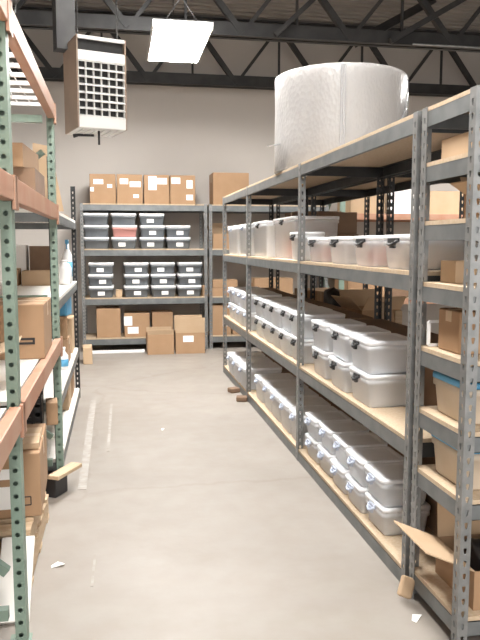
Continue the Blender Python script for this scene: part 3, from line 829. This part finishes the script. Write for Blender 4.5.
m = MB().box(-cw / 2 - .01, cw / 2 + .01, -cd / 2 - .01, -cd / 2 + .012, ch, ch + .02).box(-cw / 2 - .01, cw / 2 + .01, cd / 2 - .012, cd / 2 + .01, ch, ch + .02).box(-cw / 2 - .01, -cw / 2 + .012, -cd / 2, cd / 2, ch, ch + .02).box(cw / 2 - .012, cw / 2 + .01, -cd / 2, cd / 2, ch, ch + .02)
m.build('rim', M['black'], t)
carton('small brown box squeezed beside the black crate', (-.418, 4.40, .453), (.07, .16, .14), R(6), m='card', tape=False)
o = bevel(MB().box(-.07, .07, 0, .37, 0, .02).build('wooden_plank', M['board_white'], None, (-.455, 2.835, .002), (R(43), 0, 0)), .002, 1)
tag(o, 'pale board leaning against the stacked pallets behind the first green upright', 'plank')
o = bevel(MB().box(-.22, .22, -.05, .05, 0, .05).build('wooden_plank', M['wood'], None, (-.74, 2.86, .001), R(8)), .003, 1)
tag(o, 'thick pine block lying on the floor before the stacked pallets', 'plank')

# ------------------------------------------------------------------ grey shelving unit on the left
mt = Matrix.Rotation(R(-13), 4, 'Y')
m = MB(); m.add([(-.10, 0, 0), (.10, 0, 0), (.02, 0, .45), (-.10, 0, .47), (-.10, .012, 0), (.10, .012, 0), (.02, .012, .45), (-.10, .012, .47)], [(0, 1, 2, 3), (4, 7, 6, 5), (0, 4, 5, 1), (1, 5, 6, 2), (2, 6, 7, 3), (3, 7, 4, 0)])
o = m.build('cardboard_sheet', M['card_light'], None, (-.46, 5.10, 1.801), R(6)); tag(o, 'upright slanted cardboard sheet standing on top of the left grey shelving', 'cardboard sheet')
for k, (x, y, L, a, lab) in enumerate(((-.45, 6.0, .75, 88, 'longer'), (-.53, 5.75, .5, 92, 'shorter'))):
    o = MB().box(-L / 2, L / 2, -.025, .025, 0, .02).build('wooden_strip', M['wood'], None, (x, y, 1.801), R(a)); tag(o, f'{lab} thin wooden strip lying on top of the left grey shelving', 'wooden strip', 'wooden strips on the left shelving')
open_carton('yellowish open cardboard tray on the third shelf of the left grey shelving', (-.70, 6.50, 1.201), (.26, .26, .13), 0, m='card_light', flaps=(None,) * 4)
carton('white box standing at the back of the left grey shelving, beside a brown box', (-.90, 6.88, 1.201), (.13, .22, .36), 0, m='paper', tape=False)
carton('dark brown box standing in the left grey shelving behind the yellowish tray', (-.70, 6.86, 1.201), (.20, .28, .35), 0, m='card_dark')
carton('small orange-brown carton beside the yellowish tray', (-.92, 6.48, 1.201), (.12, .22, .15), 0, m='card')
# white jug and spray bottle
t = thing('white_jug', 'white plastic jug on the third shelf of the left grey shelving', 'jug', (-.475, 6.55, 1.201))
m = MB().loft([rrect(.12, .12, .025, 0), rrect(.13, .13, .03, .02), rrect(.13, .13, .03, .15), rrect(.09, .09, .03, .185), rrect(.05, .05, .02, .20)], True, True, True); m.build('body', M['white'], t)
MB().tube([(0, 0, .20), (0, 0, .225)], .026, 14).build('cap', M['white'], t)
MB().tube([(-.055, -.03, .165), (-.085, -.03, .14), (-.085, -.03, .09), (-.062, -.03, .06)], .010, 8).build('handle', M['white'], t)
t = thing('spray_bottle', 'tall pale blue spray bottle behind the white jug', 'spray bottle', (-.46, 6.80, 1.201))
m = MB(); m.tube([(0, 0, 0), (0, 0, .26), (0, 0, .32), (0, 0, .37)], [.045, .045, .018, .015], 16); m.build('bottle', M['white'], t)
MB().box(-.014, .014, -.06, .02, .37, .41).box(-.006, .006, -.05, -.035, .32, .37).build('trigger_head', M['blue'], t)
MB().tube([(0, 0, .06), (0, 0, .20)], .0462, 16).build('paper_label', M['blue'], t)
# second shelf
carton('lower brown carton of the pile on the second shelf of the left grey shelving', (-.58, 6.30, .521), (.30, .34, .22), 0, m='card')
carton('upper brown carton of the pile on the second shelf of the left grey shelving', (-.58, 6.28, .743), (.28, .30, .20), R(4), m='card')
carton('bright blue carton topping the pile on the left grey shelving', (-.50, 6.28, .945), (.16, .22, .16), R(-8), m='blue', tape=False)
carton('pale carton on the second shelf of the left grey shelving, by the far post', (-.56, 6.93, .521), (.26, .32, .34), 0, m='card_light')
t = thing('small_bottle', 'small white bottle with a blue label on the left grey shelving', 'bottle', (-.455, 5.90, .521))
m = MB(); m.tube([(0, 0, 0), (0, 0, .12), (0, 0, .15), (0, 0, .165)], [.042, .042, .02, .018], 16); m.build('body', M['white'], t)
MB().tube([(0, 0, .165), (0, 0, .19)], .02, 14).build('cap', M['white'], t)
MB().tube([(0, 0, .03), (0, 0, .09)], .0432, 16).build('paper_label', M['blue'], t)
carton('cardboard box on the bottom shelf of the left grey shelving, by the far post', (-.62, 6.85, .101), (.36, .36, .26), 0, m='card')
carton('pale cardboard box on the bottom shelf of the left grey shelving, second from far post', (-.62, 6.38, .101), (.36, .40, .22), 0, m='card_light')
o = bevel(MB().box(-.06, .06, -.16, .16, 0, .22).build('cardboard_box', M['card_light'], None, (-.40, 9.3, .001), R(3)), .004, 1)
tag(o, 'narrow tan carton on the floor by the end of the back rack', 'cardboard box')

# ------------------------------------------------------------------ camera, world, view
cam = bpy.data.cameras.new('camera'); co = bpy.data.objects.new('camera', cam); COL.objects.link(co)
cam.sensor_fit = 'HORIZONTAL'; cam.sensor_width = 36; cam.lens = 690 * 36 / 480
cam.clip_start = .05
co.location = (0, 0, 1.57); co.rotation_euler = (R(90 - 6.2855), 0, R(-10.1279))
SC.camera = co
wd = bpy.data.worlds.new('world'); SC.world = wd; wd.use_nodes = True
wd.node_tree.nodes['Background'].inputs['Color'].default_value = (1, .975, .95, 1)
wd.node_tree.nodes['Background'].inputs['Strength'].default_value = 1.0
SC.view_settings.view_transform = 'Standard'; SC.view_settings.look = 'None'
SC.view_settings.exposure = 1.3; SC.view_settings.gamma = 1.0
SC.view_settings.use_curve_mapping = False
SC.cycles.use_denoising = True
SC.cycles.transparent_max_bounces = 16
SC.cycles.max_bounces = 10; SC.cycles.diffuse_bounces = 6
SC.cycles.caustics_reflective = False; SC.cycles.caustics_refractive = False
SC.cycles.sample_clamp_indirect = 8
